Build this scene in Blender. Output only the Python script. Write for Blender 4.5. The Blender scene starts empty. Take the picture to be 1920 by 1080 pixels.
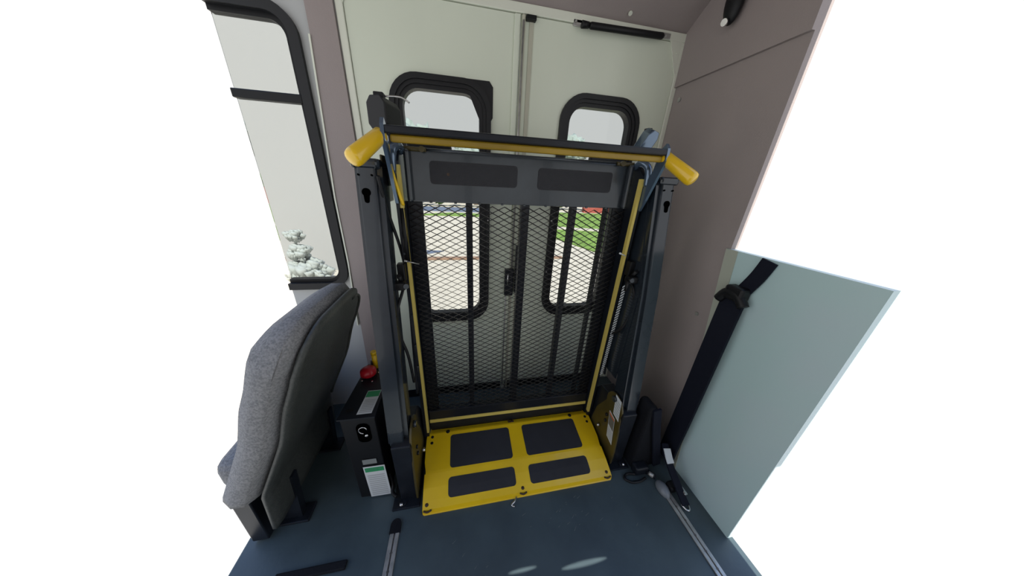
import bpy, bmesh, math, random
from mathutils import Vector, Matrix, noise
random.seed(7)
S = bpy.context.scene
C = S.collection
# ------------------------------------------------------------------ camera, world, sun, exposure
cam_d = bpy.data.cameras.new('camera')
cam = bpy.data.objects.new('camera', cam_d); C.objects.link(cam)
cam_d.sensor_fit = 'HORIZONTAL'; cam_d.sensor_width = 36.0; cam_d.lens = 477.78 / 1920 * 36.0
cam_d.clip_start = 0.02; cam_d.clip_end = 500
right = Vector((0.981, -0.189, 0.048)); down = Vector((-0.029, -0.384, -0.923)); fwd = Vector((0.193, 0.904, -0.382))
right.normalize(); fwd = (fwd - right * fwd.dot(right)).normalized(); up = right.cross(fwd)
M = Matrix((right, up, -fwd)).transposed().to_4x4(); M.translation = Vector((0, 0, 1.3))
cam.matrix_world = M
S.camera = cam

w = bpy.data.worlds.new('sky'); S.world = w; w.use_nodes = True
wb = w.node_tree.nodes['Background']
wb.inputs[1].default_value = 1.12
wt = w.node_tree; tcw = wt.nodes.new('ShaderNodeTexCoord'); sep = wt.nodes.new('ShaderNodeSeparateXYZ'); rampw = wt.nodes.new('ShaderNodeValToRGB')
wt.links.new(tcw.outputs['Generated'], sep.inputs[0]); wt.links.new(sep.outputs['Z'], rampw.inputs['Fac']); wt.links.new(rampw.outputs['Color'], wb.inputs[0])
rampw.color_ramp.elements[0].position = 0.52; rampw.color_ramp.elements[0].color = (1.0, 1.0, 1.0, 1)     # hazy white towards the horizon
rampw.color_ramp.elements[1].position = 0.80; rampw.color_ramp.elements[1].color = (0.34, 0.64, 1.35, 1)   # blue overhead

sun_d = bpy.data.lights.new('sun', 'SUN'); sun_d.energy = 9.5; sun_d.angle = 0.003; sun_d.color = (1, 0.96, 0.88)
sun = bpy.data.objects.new('sun', sun_d); C.objects.link(sun)
sun.rotation_euler = Vector((0, 1, -1.2)).to_track_quat('-Z', 'Y').to_euler(); sun.location = (0, -6, 7)

S.view_settings.view_transform = 'Standard'; S.view_settings.look = 'None'
S.view_settings.exposure = 0.0; S.view_settings.gamma = 1.0; S.view_settings.use_curve_mapping = False
S.cycles.max_bounces = 10; S.cycles.transparent_max_bounces = 16

# ------------------------------------------------------------------ materials
def mat(name, col, rough=0.5, metal=0.0, spec=0.5, noise_amt=0.0, noise_scale=8.0, bump=0.0, bump_scale=120.0, col2=None, stretch=None, coat=0.0):
    m = bpy.data.materials.new(name); m.use_nodes = True
    nt = m.node_tree; b = nt.nodes['Principled BSDF']
    b.inputs['Base Color'].default_value = (*col, 1); b.inputs['Roughness'].default_value = rough
    b.inputs['Metallic'].default_value = metal; b.inputs['Specular IOR Level'].default_value = spec
    b.inputs['Coat Weight'].default_value = coat
    tc = nt.nodes.new('ShaderNodeTexCoord'); src = tc.outputs['Object']
    if stretch:
        mp = nt.nodes.new('ShaderNodeMapping'); mp.inputs['Scale'].default_value = stretch
        nt.links.new(src, mp.inputs['Vector']); src = mp.outputs['Vector']
    if noise_amt > 0 or col2:
        n = nt.nodes.new('ShaderNodeTexNoise'); n.inputs['Scale'].default_value = noise_scale; n.inputs['Detail'].default_value = 6
        nt.links.new(src, n.inputs['Vector'])
        r = nt.nodes.new('ShaderNodeValToRGB')
        c2 = col2 if col2 else tuple(c * (1 - noise_amt) for c in col)
        r.color_ramp.elements[0].position = 0.35; r.color_ramp.elements[0].color = (*c2, 1)
        r.color_ramp.elements[1].position = 0.62; r.color_ramp.elements[1].color = (*col, 1)
        nt.links.new(n.outputs['Fac'], r.inputs['Fac']); nt.links.new(r.outputs['Color'], b.inputs['Base Color'])
    if bump > 0:
        n2 = nt.nodes.new('ShaderNodeTexNoise'); n2.inputs['Scale'].default_value = bump_scale; n2.inputs['Detail'].default_value = 4
        nt.links.new(src, n2.inputs['Vector'])
        bp = nt.nodes.new('ShaderNodeBump'); bp.inputs['Strength'].default_value = bump; bp.inputs['Distance'].default_value = 0.002
        nt.links.new(n2.outputs['Fac'], bp.inputs['Height']); nt.links.new(bp.outputs['Normal'], b.inputs['Normal'])
    return m

door_paint = mat('door_paint', (0.72, 0.78, 0.65), 0.3, noise_amt=0.05, noise_scale=3, bump=0.12, bump_scale=14, stretch=(1, 1, 0.25))
frame_paint = mat('frame_paint', (0.74, 0.77, 0.66), 0.35)
cream = mat('cream_panel', (0.50, 0.50, 0.40), 0.5)
mauve = mat('mauve_vinyl', (0.33, 0.285, 0.275), 0.55, noise_amt=0.06, noise_scale=2.5, bump=0.25, bump_scale=260)
pale = mat('pale_panel', (0.50, 0.68, 0.69), 0.3, noise_scale=3.2, col2=(0.53, 0.66, 0.70))
stripe = mat('pale_panel_edge_light', (0.42, 0.45, 0.38), 0.4)  # edge of the same pale panel, its different light put in as cream
white_wall = mat('white_wall_vinyl', (0.48, 0.5, 0.5), 0.45)
steel = mat('grey_painted_steel', (0.030, 0.038, 0.046), 0.22, metal=0.2, spec=0.45, noise_amt=0.12, noise_scale=20, coat=0.15)
post_steel = mat('shaded_grey_painted_steel', (0.018, 0.025, 0.034), 0.2, metal=0.15, spec=0.5, noise_amt=0.12, noise_scale=20, coat=0.2)  # darker copy of the grey steel, shade of the low area in its colour
dark_steel = mat('dark_painted_steel', (0.010, 0.0125, 0.018), 0.35, spec=0.32, noise_amt=0.2, noise_scale=25)
mesh_steel = mat('mesh_steel', (0.010, 0.0095, 0.0095), 0.4, spec=0.3)
sky_tint_steel = mat('sky_tinted_grey_steel', (0.10, 0.15, 0.22), 0.15, metal=0.6, spec=0.8, coat=0.5)  # grey steel with the reflected blue sky put into its base colour
black = mat('black_plastic', (0.006, 0.0065, 0.008), 0.45, spec=0.3)
hole_m = mat('dark_hole', (0.001, 0.001, 0.001), 0.9, spec=0.0)
rubber = mat('black_rubber', (0.012, 0.013, 0.015), 0.45, spec=0.35)
grip_dark = mat('grit_tape', (0.020, 0.021, 0.026), 0.75, noise_amt=0.2, noise_scale=9, bump=0.6, bump_scale=700)
yellow = mat('yellow_enamel', (0.80, 0.53, 0.006), 0.33, noise_scale=7, col2=(0.74, 0.48, 0.007), coat=0.2)
yellow_grip = mat('yellow_vinyl', (0.80, 0.51, 0.010), 0.28, spec=0.6, coat=0.4)
yellow_shade = mat('shaded_yellow', (0.33, 0.21, 0.010), 0.4, noise_amt=0.3, noise_scale=6)  # yellow darkened for the crossbar pad, shade put into the colour
yellow_tape = mat('yellow_tape', (0.62, 0.50, 0.12), 0.5)
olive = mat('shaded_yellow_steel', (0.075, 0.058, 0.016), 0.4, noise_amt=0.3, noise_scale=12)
chrome = mat('bright_metal', (0.6, 0.6, 0.6), 0.25, metal=1.0)
alu = mat('aluminium', (0.5, 0.5, 0.48), 0.35, metal=0.6, noise_amt=0.3, noise_scale=30)
alu_dark = mat('dirty_groove', (0.12, 0.11, 0.10), 0.6, noise_amt=0.5, noise_scale=40)
webbing = mat('navy_webbing', (0.006, 0.008, 0.017), 0.75, spec=0.2, bump=0.4, bump_scale=500)
nylon = mat('black_nylon', (0.006, 0.007, 0.010), 0.7, spec=0.2, bump=0.4, bump_scale=200)
red = mat('red_plastic', (0.42, 0.008, 0.018), 0.3)
paper = mat('white_paper', (0.62, 0.66, 0.68), 0.4)
paper_line = mat('grey_print', (0.42, 0.44, 0.46), 0.4)
green_ink = mat('green_ink', (0.03, 0.30, 0.12), 0.4)
orange_ink = mat('orange_ink', (0.55, 0.14, 0.05), 0.4)
grey_ink = mat('grey_ink', (0.14, 0.14, 0.13), 0.4)
rust = mat('rusty_bolt', (0.06, 0.03, 0.015), 0.6, noise_amt=0.5, noise_scale=60)
fabric = mat('grey_fabric', (0.26, 0.265, 0.27), 0.9, noise_scale=180, col2=(0.15, 0.155, 0.165), bump=0.6, bump_scale=400)
shell_vinyl = mat('dark_olive_vinyl', (0.055, 0.06, 0.055), 0.5, noise_scale=120, col2=(0.035, 0.04, 0.037), bump=0.5, bump_scale=300)
felt = mat('piping', (0.07, 0.075, 0.065), 0.6)
floor_m = mat('floor_vinyl', (0.062, 0.088, 0.098), 0.38, noise_scale=5, col2=(0.045, 0.064, 0.074), bump=0.2, bump_scale=60)
pavement_m = mat('pavement', (0.62, 0.56, 0.46), 0.9, noise_amt=0.12, noise_scale=1.5)
road_m = mat('asphalt_blue_grey', (0.14, 0.17, 0.24), 0.9, noise_amt=0.2)
kerb_m = mat('red_brown_kerb', (0.30, 0.19, 0.13), 0.9)
grass_m = mat('lawn', (0.20, 0.33, 0.06), 0.9, noise_amt=0.35, noise_scale=2.0)
leaf_m = mat('hazy_leaves', (0.34, 0.40, 0.37), 0.9, noise_amt=0.12, noise_scale=3.0)  # foliage paled, overexposed haze put into the base colour
hedge_m = mat('hedge_leaves', (0.11, 0.24, 0.05), 0.9, noise_amt=0.4, noise_scale=4.0)
white_paint = mat('white_backdrop_face', (0.40, 0.40, 0.395), 0.8)
bush_m = mat('hazy_bush_leaves', (0.40, 0.43, 0.41), 0.9, noise_amt=.05)  # bush paled to a faint silhouette, overexposure put into the colour
bark_m = mat('bark', (0.2, 0.15, 0.11), 0.9)
brick_m = mat('red_brick', (0.40, 0.085, 0.06), 0.8, noise_amt=0.25)
scuff = mat('pale_scuff', (0.20, 0.22, 0.22), 0.6)
def glass_mat(name, tint):
    m = bpy.data.materials.new(name); m.use_nodes = True; nt = m.node_tree; nt.nodes.clear()
    out = nt.nodes.new('ShaderNodeOutputMaterial'); t = nt.nodes.new('ShaderNodeBsdfTransparent'); t.inputs[0].default_value = (*tint, 1)
    g = nt.nodes.new('ShaderNodeBsdfGlossy'); g.inputs['Roughness'].default_value = 0.02
    f = nt.nodes.new('ShaderNodeFresnel'); f.inputs['IOR'].default_value = 1.25
    x = nt.nodes.new('ShaderNodeMixShader')
    nt.links.new(f.outputs[0], x.inputs[0]); nt.links.new(t.outputs[0], x.inputs[1]); nt.links.new(g.outputs[0], x.inputs[2])
    nt.links.new(x.outputs[0], out.inputs[0]); return m
glass = glass_mat('tinted_glass', (0.70, 0.715, 0.71))

# ------------------------------------------------------------------ mesh helpers
def new(): return bmesh.new()
def add_box(bm, lo, hi, bev=0.0, seg=2, mi=0, rot=None, pivot=None):
    r = bmesh.ops.create_cube(bm, size=1.0); vs = r['verts']
    c = (Vector(lo) + Vector(hi)) / 2; s = Vector(hi) - Vector(lo)
    for v in vs: v.co = Vector((v.co.x * s.x, v.co.y * s.y, v.co.z * s.z)) + c
    fs = set(f for v in vs for f in v.link_faces)
    for f in fs: f.material_index = mi
    if bev > 0:
        es = set(e for v in vs for e in v.link_edges)
        rr = bmesh.ops.bevel(bm, geom=list(es), offset=min(bev, min(s) * 0.45), segments=seg, affect='EDGES', profile=0.5)
        fs = set(f for v in rr['verts'] for f in v.link_faces); vs = list(set(v for f in fs for v in f.verts))
        for f in fs: f.material_index = mi
    if rot is not None:
        pv = Vector(pivot) if pivot else c
        for v in vs: v.co = rot @ (v.co - pv) + pv
    return vs
def add_prism(bm, poly, axis, a, b, mi=0):
    # poly: list of 2-D points, extruded along axis between a and b
    def P(p, t):
        if axis == 'x': return (t, p[0], p[1])
        if axis == 'y': return (p[0], t, p[1])
        return (p[0], p[1], t)
    va = [bm.verts.new(P(p, a)) for p in poly]; vb = [bm.verts.new(P(p, b)) for p in poly]
    fs = [bm.faces.new(va), bm.faces.new(vb[::-1])]
    n = len(poly)
    for i in range(n): fs.append(bm.faces.new((va[i], vb[i], vb[(i + 1) % n], va[(i + 1) % n])))
    for f in fs: f.material_index = mi
    return va + vb
def frames(pts):
    out = []; pts = [Vector(p) for p in pts]; n0 = None
    for i, p in enumerate(pts):
        t = (pts[min(i + 1, len(pts) - 1)] - pts[max(i - 1, 0)]).normalized()
        if n0 is None:
            n0 = t.orthogonal().normalized()
        n0 = (n0 - t * n0.dot(t)).normalized(); out.append((p, t, n0, t.cross(n0)))
    return out
def add_tube(bm, pts, r, seg=12, mi=0, cap=True):
    rs = r if isinstance(r, (list, tuple)) else [r] * len(pts)
    rings = []
    for (p, t, n, b), rr in zip(frames(pts), rs):
        rings.append([bm.verts.new(p + (n * math.cos(2 * math.pi * k / seg) + b * math.sin(2 * math.pi * k / seg)) * rr) for k in range(seg)])
    for i in range(len(rings) - 1):
        for k in range(seg):
            f = bm.faces.new((rings[i][k], rings[i][(k + 1) % seg], rings[i + 1][(k + 1) % seg], rings[i + 1][k])); f.material_index = mi; f.smooth = True
    if cap:
        bm.faces.new(rings[0][::-1]).material_index = mi; bm.faces.new(rings[-1]).material_index = mi
def smooth_path(pts, n=6):
    P = [Vector(p) for p in pts]; out = []
    for i in range(len(P) - 1):
        p0 = P[max(i - 1, 0)]; p1 = P[i]; p2 = P[i + 1]; p3 = P[min(i + 2, len(P) - 1)]
        for k in range(n):
            t = k / n
            out.append(0.5 * ((2 * p1) + (p2 - p0) * t + (2 * p0 - 5 * p1 + 4 * p2 - p3) * t * t + (-p0 + 3 * p1 - 3 * p2 + p3) * t ** 3))
    out.append(P[-1]); return out
def add_strap(bm, pts, side, wd, th, mi=0):
    # flat strap of width wd along 'side' vector, thickness th
    side = Vector(side).normalized(); P = [Vector(p) for p in pts]; rings = []
    for i, p in enumerate(P):
        t = (P[min(i + 1, len(P) - 1)] - P[max(i - 1, 0)]).normalized()
        s = (side - t * side.dot(t)).normalized(); n = t.cross(s)
        wi = wd[i] if isinstance(wd, list) else wd
        rings.append([bm.verts.new(p + s * a * wi / 2 + n * b * th / 2) for a, b in ((-1, -1), (1, -1), (1, 1), (-1, 1))])
    for i in range(len(rings) - 1):
        for k in range(4):
            bm.faces.new((rings[i][k], rings[i][(k + 1) % 4], rings[i + 1][(k + 1) % 4], rings[i + 1][k])).material_index = mi
    bm.faces.new(rings[0][::-1]).material_index = mi; bm.faces.new(rings[-1]).material_index = mi
def rrect(x0, z0, x1, z1, r, n=8):
    out = []
    for cx, cz, a0 in ((x1 - r, z1 - r, 0), (x0 + r, z1 - r, 90), (x0 + r, z0 + r, 180), (x1 - r, z0 + r, 270)):
        for k in range(n + 1):
            a = math.radians(a0 + 90 * k / n); out.append((cx + r * math.cos(a), cz + r * math.sin(a)))
    return out
def plate_holes(bm, outer, holes, y0, y1, mi=0):
    # plate in the X-Z plane with holes, between y0 and y1
    b2 = bmesh.new(); loops = []
    for lp in [outer] + holes:
        vs = [b2.verts.new((p[0], y0, p[1])) for p in lp]
        es = [b2.edges.new((vs[i], vs[(i + 1) % len(vs)])) for i in range(len(vs))]; loops.append((vs, es))
    bmesh.ops.triangle_fill(b2, use_beauty=True, use_dissolve=False, edges=[e for l in loops for e in l[1]], normal=(0, -1, 0))
    b2.verts.index_update(); tri = [[v.co.copy() for v in f.verts] for f in b2.faces]
    key = lambda c: (round(c.x, 5), round(c.z, 5))
    F = {}; B = {}
    def gv(D, c, y):
        k = key(c)
        if k not in D: D[k] = bm.verts.new((c.x, y, c.z))
        return D[k]
    for t in tri:
        bm.faces.new([gv(F, c, y0) for c in t]).material_index = mi
        bm.faces.new([gv(B, c, y1) for c in t][::-1]).material_index = mi
    for lp in [outer] + holes:
        n = len(lp)
        for i in range(n):
            p = lp[i]; q = lp[(i + 1) % n]
            a = F[(round(p[0], 5), round(p[1], 5))]; b = F[(round(q[0], 5), round(q[1], 5))]
            c = B[(round(q[0], 5), round(q[1], 5))]; d = B[(round(p[0], 5), round(p[1], 5))]
            try: bm.faces.new((a, b, c, d)).material_index = mi
            except ValueError: pass
    b2.free()
def obj(name, bm, mats, parent=None, smooth=False, recalc=True):
    if recalc: bmesh.ops.recalc_face_normals(bm, faces=bm.faces)
    me = bpy.data.meshes.new(name); bm.to_mesh(me); bm.free()
    for m in (mats if isinstance(mats, (list, tuple)) else [mats]): me.materials.append(m)
    if smooth:
        for p in me.polygons: p.use_smooth = True
    o = bpy.data.objects.new(name, me); C.objects.link(o)
    if parent: 
        o.parent = parent
        o.matrix_parent_inverse = parent_world(parent).inverted()
    return o
def parent_world(p):
    m = p.matrix_basis.copy()
    if p.parent: m = parent_world(p.parent) @ p.matrix_parent_inverse @ m
    return m
def tag(o, label=None, cat=None, group=None, kind=None):
    if label: o['label'] = label
    if cat: o['category'] = cat
    if group: o['group'] = group
    if kind: o['kind'] = kind
    return o
def thing(name, loc, label, cat, group=None):
    o = bpy.data.objects.new(name, None); o.empty_display_size = 0.1; C.objects.link(o); o.location = loc
    return tag(o, label, cat, group)
def boxo(name, lo, hi, m, parent=None, bev=0.0, **k):
    bm = new(); add_box(bm, lo, hi, bev, **k); return obj(name, bm, m, parent)
def disc(bm, c, nrm, r, h, seg=16, mi=0, dome=False):
    c = Vector(c); nrm = Vector(nrm).normalized()
    if dome: add_tube(bm, [c, c + nrm * h * 0.5, c + nrm * h * 0.85, c + nrm * h], [r, r * 0.92, r * 0.65, r * 0.25], seg, mi)
    else: add_tube(bm, [c, c + nrm * h], r, seg, mi)

def dsc(name, c, nrm, r, h, m, parent, seg=12, dome=False):
    bm = new(); disc(bm, c, nrm, r, h, seg, dome=dome); return obj(name, bm, [m], parent)
YD = 1.335   # interior face of the side wall and the doors
XR = 1.04    # interior face of the rear wall
XL = -0.82   # where the modelled length of the bus begins
# ------------------------------------------------------------------ SETTING: shell of the bus
fl = boxo('floor', (XL, -1.05, -0.08), (XR + 0.02, YD + 0.06, 0.0), floor_m); tag(fl, 'dark blue-grey vinyl bus floor', 'floor', kind='structure')
# side wall left of the doors, with the passenger window
bm = new()
wx = -0.556
win = [(XL - 0.02, 0.77), (wx - 0.11, 0.77)] 
outer = [(XL, 0.0), (-0.416, 0.0), (-0.416, 2.0), (XL, 2.0), (XL, 1.835)]
hole = []
for k in range(9):
    a = math.radians(90 - 90 * k / 8); hole.append((wx - 0.09 + 0.09 * math.cos(a), 1.835 - 0.09 + 0.09 * math.sin(a)))
for k in range(9):
    a = math.radians(-90 * k / 8); hole.append((wx - 0.09 + 0.09 * math.cos(a), 0.772 + 0.09 + 0.09 * math.sin(a)))
hole.append((XL, 0.772))
plate_holes(bm, outer + hole, [], YD, YD + 0.05)
ws = obj('wall_left', bm, [white_wall]); tag(ws, 'pale side wall around the passenger window behind the seat', 'wall', kind='structure')
# mauve pillar cover
bm = new(); add_prism(bm, [(-0.553, 0.0), (-0.42, 0.0), (-0.42, 2.0), (-0.512, 2.0), (-0.512, 1.75), (-0.536, 1.2), (-0.536, 0.9)], 'y', YD - 0.012, YD)
tag(obj('trim_1', bm, [mauve]), 'mauve pillar between the passenger window and the lift doors', 'pillar', kind='structure')
bm = new(); add_strap(bm, [(-0.514, YD - 0.008, 1.76), (-0.540, YD - 0.008, 1.2), (-0.540, YD - 0.008, 0.9), (-0.556, YD - 0.008, 0.55)], (1, 0, 0), 0.006, 0.016)
tag(obj('trim_2', bm, [frame_paint]), 'thin edge trim on the mauve pillar, its lit edge painted white', 'trim', kind='structure')  # white here stands in for the highlight along the trim
# passenger window
wn = thing('window_1', (-0.66, YD, 0.8), 'black-framed passenger window above the seat', 'window'); wn['kind'] = 'structure'
def half_ring(off, inset, y0, y1):
    # open-ended rounded ring: outer contour at 'off', inner at 'inset' from the wall opening
    def cont(d):
        r = max(0.09 - d, 0.03); out = [(XL, 1.835 - d)]
        for k in range(9):
            a = math.radians(90 - 90 * k / 8); out.append((wx - d - r + r * math.cos(a), 1.835 - d - r + r * math.sin(a)))
        for k in range(9):
            a = math.radians(-90 * k / 8); out.append((wx - d - r + r * math.cos(a), 0.772 + d + r + r * math.sin(a)))
        out.append((XL, 0.772 + d)); return out
    A = cont(off); B = cont(inset); b = new()
    va = [[b.verts.new((p[0], y, p[1])) for p in L] for L in (A, B) for y in (y0, y1)]
    a0, a1, b0, b1 = va
    for i in range(len(A) - 1):
        b.faces.new((a0[i], a0[i + 1], b0[i + 1], b0[i])); b.faces.new((a1[i], b1[i], b1[i + 1], a1[i + 1]))
        b.faces.new((a0[i], a1[i], a1[i + 1], a0[i + 1])); b.faces.new((b0[i], b0[i + 1], b1[i + 1], b1[i]))
    for i in (0, len(A) - 1): b.faces.new((a0[i], b0[i], b1[i], a1[i]))
    return b
obj('window_frame', half_ring(-0.006, 0.026, YD - 0.018, YD + 0.03), [rubber], wn)
obj('window_sash', half_ring(0.024, 0.042, YD + 0.004, YD + 0.036), [black], wn)
boxo('window_rail', (XL, YD - 0.006, 1.545), (wx - 0.03, YD + 0.03, 1.575), black, wn, 0.004)
bm = new(); add_prism(bm, [(XL, 0.80), (wx - 0.06, 0.80), (wx - 0.03, 0.83), (wx - 0.03, 1.77), (wx - 0.06, 1.81), (XL, 1.81)], 'y', YD + 0.018, YD + 0.022)
obj('window_pane', bm, [glass], wn)
# door surround: header, uprights, gussets
bm = new()
add_box(bm, (-0.416, YD - 0.006, 1.925), (XR, YD + 0.05, 1.957), 0.003)
tag(obj('trim_3', bm, [frame_paint]), 'off-white header above the lift doors', 'door frame', kind='structure')
boxo('trim_4', (-0.416, YD - 0.006, 0.0), (-0.390, YD + 0.05, 1.925), frame_paint, None, 0.003)
tag(bpy.data.objects['trim_4'], 'off-white left upright of the lift door frame', 'door frame', kind='structure')
boxo('trim_5', (1.016, YD - 0.006, 0.0), (XR, YD + 0.05, 1.925), frame_paint, None, 0.003)
tag(bpy.data.objects['trim_5'], 'off-white right upright of the lift door frame', 'door frame', kind='structure')
bm = new(); add_prism(bm, [(1.016, 1.925), (0.955, 1.925), (1.016, 1.80)], 'y', YD - 0.006, YD - 0.001)
disc(bm, (1.0, YD - 0.006, 1.885), (0, -1, 0), 0.006, 0.003, 12)
tag(obj('trim_6', bm, [frame_paint]), 'corner gusset at the top right of the door frame', 'door frame', kind='structure')
bm = new(); add_prism(bm, [(-0.390, 1.925), (-0.355, 1.925), (-0.390, 1.865)], 'y', YD - 0.006, YD - 0.001)
tag(obj('trim_7', bm, [frame_paint]), 'corner gusset at the top left of the door frame', 'door frame', kind='structure')
boxo('trim_8', (XL, YD + 0.0, 1.957), (XR, YD + 0.05, 2.02), mauve)
tag(bpy.data.objects['trim_8'], 'mauve strip above the lift door header', 'trim', kind='structure')
tag(boxo('trim_15', (XL, 1.02, 0.0), (XL + .012, YD, .42), mauve), 'added mauve panel hidden behind the grey seat, blocks light', 'panel', kind='structure')  # added panel, keeps daylight off the lower left wall and floor
# ceiling with slanted cove
bm = new(); add_prism(bm, [(YD + 0.05, 1.959), (YD - 0.001, 1.959), (0.93, 2.22), (-1.1, 2.22), (-1.1, 2.26), (0.95, 2.26), (YD + 0.05, 2.02)], 'x', XL, XR + 0.02)
tag(obj('ceiling', bm, [mauve]), 'mauve ceiling curving down to the lift doors', 'ceiling', kind='structure')
bm = new(); disc(bm, (0.72, 1.305, 1.976), (0, -0.6, -0.8), 0.008, 0.006, 12)
tag(obj('trim_9', bm, [frame_paint]), 'round screw cover in the ceiling above the gas strut', 'screw', kind='structure')
# rear wall: mauve liner, pale lower panel with slanted edge
bm = new(); add_prism(bm, [(0.683, 0.0), (YD + 0.05, 0.0), (YD + 0.05, 1.757), (0.80, 1.757), (0.80, 1.10)], 'x', XR, XR + 0.03)
tag(obj('wall_right', bm, [mauve]), 'mauve rear wall liner beside the lift', 'wall', kind='structure')
bm = new()
va = [(YD - 0.001, 1.757), (0.80, 1.757), (0.80, 2.22), (0.93, 2.22), (YD - 0.001, 1.959)]
add_prism(bm, va, 'x', XR - 0.012, XR + 0.03)
tag(obj('trim_10', bm, [mauve]), 'mauve padded panel over the rear wall liner', 'panel', kind='structure')
bm = new(); add_prism(bm, [(0.383, 0.0), (0.683, 0.0), (0.812, 1.10), (0.383, 1.10)], 'x', XR - 0.006, XR + 0.03)
tag(obj('wall_back', bm, [pale]), 'pale teal lower panel of the rear wall by the belt', 'wall', kind='structure')
bm = new(); add_prism(bm, [(0.660, 0.0), (0.683, 0.0), (0.812, 1.10), (0.765, 1.10)], 'x', XR - 0.009, XR - 0.005)
tag(obj('trim_11', bm, [stripe]), 'slanted edge of the pale rear panel, its differing light painted cream', 'trim', kind='structure')
tag(dsc('trim_12', (XR, 0.839, 0.793), (-1, 0, 0), 0.008, 0.004, alu, None, 16), 'round screw head low on the mauve rear liner beside the belt', 'screw', kind='structure')
tag(dsc('trim_14', (XR, 1.287, 1.701), (-1, 0, 0), 0.009, 0.004, alu, None, 16), 'round screw head high on the mauve rear liner beside the door frame', 'screw', kind='structure')
# opposite side wall, behind the camera: windows and added slits let daylight in
bm = new()
holes = [rrect(-0.70, 0.9, 0.06, 1.58, 0.06), rrect(0.14, 0.9, 0.92, 1.58, 0.06)]
holes += [[(.187 + .062 * math.cos(a * math.pi / 12), 1.789 + .0105 * math.sin(a * math.pi / 12)) for a in range(24)], [(.42 + .10 * math.cos(a * math.pi / 12), 1.762 + .0135 * math.sin(a * math.pi / 12)) for a in range(24)]]  # added slits, shaped to throw sun slivers on the floor
plate_holes(bm, [(XL, 0), (XR, 0), (XR, 2.22), (XL, 2.22)], holes, -1.058, -1.05)
tag(obj('wall_front', bm, [mauve]), 'mauve side wall opposite the lift', 'wall', kind='structure')

# ------------------------------------------------------------------ lift doors
def ring(loopA, loopB, y0, y1, bm):
    n = len(loopA)
    def L(lp, y): return [bm.verts.new((p[0], y, p[1])) for p in lp]
    a0, a1, b0, b1 = L(loopA, y0), L(loopA, y1), L(loopB, y0), L(loopB, y1)
    for i in range(n):
        j = (i + 1) % n
        bm.faces.new((a0[i], a0[j], b0[j], b0[i])); bm.faces.new((a1[i], b1[i], b1[j], a1[j]))
        bm.faces.new((a0[i], a1[i], a1[j], a0[j])); bm.faces.new((b0[i], b0[j], b1[j], b1[i]))
def door(name, x0, x1, wx0, wx1, wz0, wz1, label):
    t = thing(name, ((x0 + x1) / 2, YD, 0), label, 'door'); t['kind'] = 'structure'
    bm = new(); plate_holes(bm, [(x0, 0.0), (x1, 0.0), (x1, 1.922), (x0, 1.922)], [rrect(wx0 + .03, wz0 + .03, wx1 - .03, wz1 - .03, 0.085)], YD, YD + 0.035)
    obj('door_leaf', bm, [door_paint], t)
    bm = new()
    R = lambda d, r: rrect(wx0 + d, wz0 + d, wx1 - d, wz1 - d, r, 8)
    ring(R(0, .115), R(.020, .100), YD - 0.014, YD + 0.01, bm)
    ring(R(.018, .10), R(.034, .085), YD - 0.007, YD + 0.02, bm)
    ring(R(.032, .085), R(.050, .070), YD - 0.001, YD + 0.04, bm)
    f = obj('window_frame', bm, [rubber], t)
    for fx in (0.12, 0.88):
        for fz in (0.25, 0.5, 0.82): dsc('screw', (wx0 + 0.009 if fx < .5 else wx1 - 0.009, YD - 0.014, wz0 + (wz1 - wz0) * fz), (0, -1, 0), 0.003, 0.002, chrome, f, 8)
    bm = new(); add_prism(bm, R(.045, .072), 'y', YD + 0.024, YD + 0.029); obj('window_pane', bm, [glass], t)
    return t
dl = door('door_1', -0.388, 0.262, -0.270, 0.148, 0.545, 1.690, 'left off-white lift door with a tall rounded window')
dr = door('door_2', 0.266, 1.014, 0.469, 0.880, 0.552, 1.692, 'right off-white lift door with a tall rounded window')
bm = new(); add_prism(bm, [(0.03, 1.692), (0.140, 1.692), (0.156, 1.672), (0.156, 1.56), (0.12, 1.50)], 'y', YD - 0.003, YD)
o = obj('corner_flap', bm, [rubber], dl)  # thin dark plate at the upper right corner of the window
bm = new()
add_box(bm, (0.238, YD - 0.008, 0.0), (0.262, YD, 1.922), 0.003); obj('door_edge', bm, [door_paint], dl)
bm = new(); add_box(bm, (0.268, YD - 0.012, 0.0), (0.282, YD, 1.922), 0.004); add_box(bm, (0.300, YD - 0.004, 0.0), (0.318, YD, 1.922), 0.001)
obj('door_edge', bm, [cream], dr)
bm = new(); add_tube(bm, [(0.246, YD - 0.014, 0.03), (0.246, YD - 0.014, 0.80)], 0.004, 8); add_tube(bm, [(0.272, YD - 0.018, 0.86), (0.272, YD - 0.018, 1.90)], 0.0045, 8)
obj('latch_rod', bm, [alu], dr)
bm = new(); add_box(bm, (0.235, YD - 0.03, 0.70), (0.285, YD - 0.006, 0.86), 0.006); add_box(bm, (0.292, YD - 0.035, 0.715), (0.315, YD - 0.006, 0.99), 0.006)
lt = obj('latch', bm, [dark_steel], dr)
bm = new(); add_tube(bm, smooth_path([(0.252, YD - 0.034, 0.835), (0.248, YD - 0.05, 0.80), (0.252, YD - 0.036, 0.765)]), 0.004, 8); obj('latch_handle', bm, [chrome], lt)
boxo('top_catch', (0.283, YD - 0.02, 1.903), (0.325, YD, 1.920), black, dr, 0.003)
bm = new(); add_box(bm, (-0.36, YD - 0.004, 0.0), (0.95, YD - 0.0002, 0.055)); 
tag(obj('trim_13', bm, [dark_steel]), 'dark kick strip along the bottom of the lift doors', 'trim', kind='structure')
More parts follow.
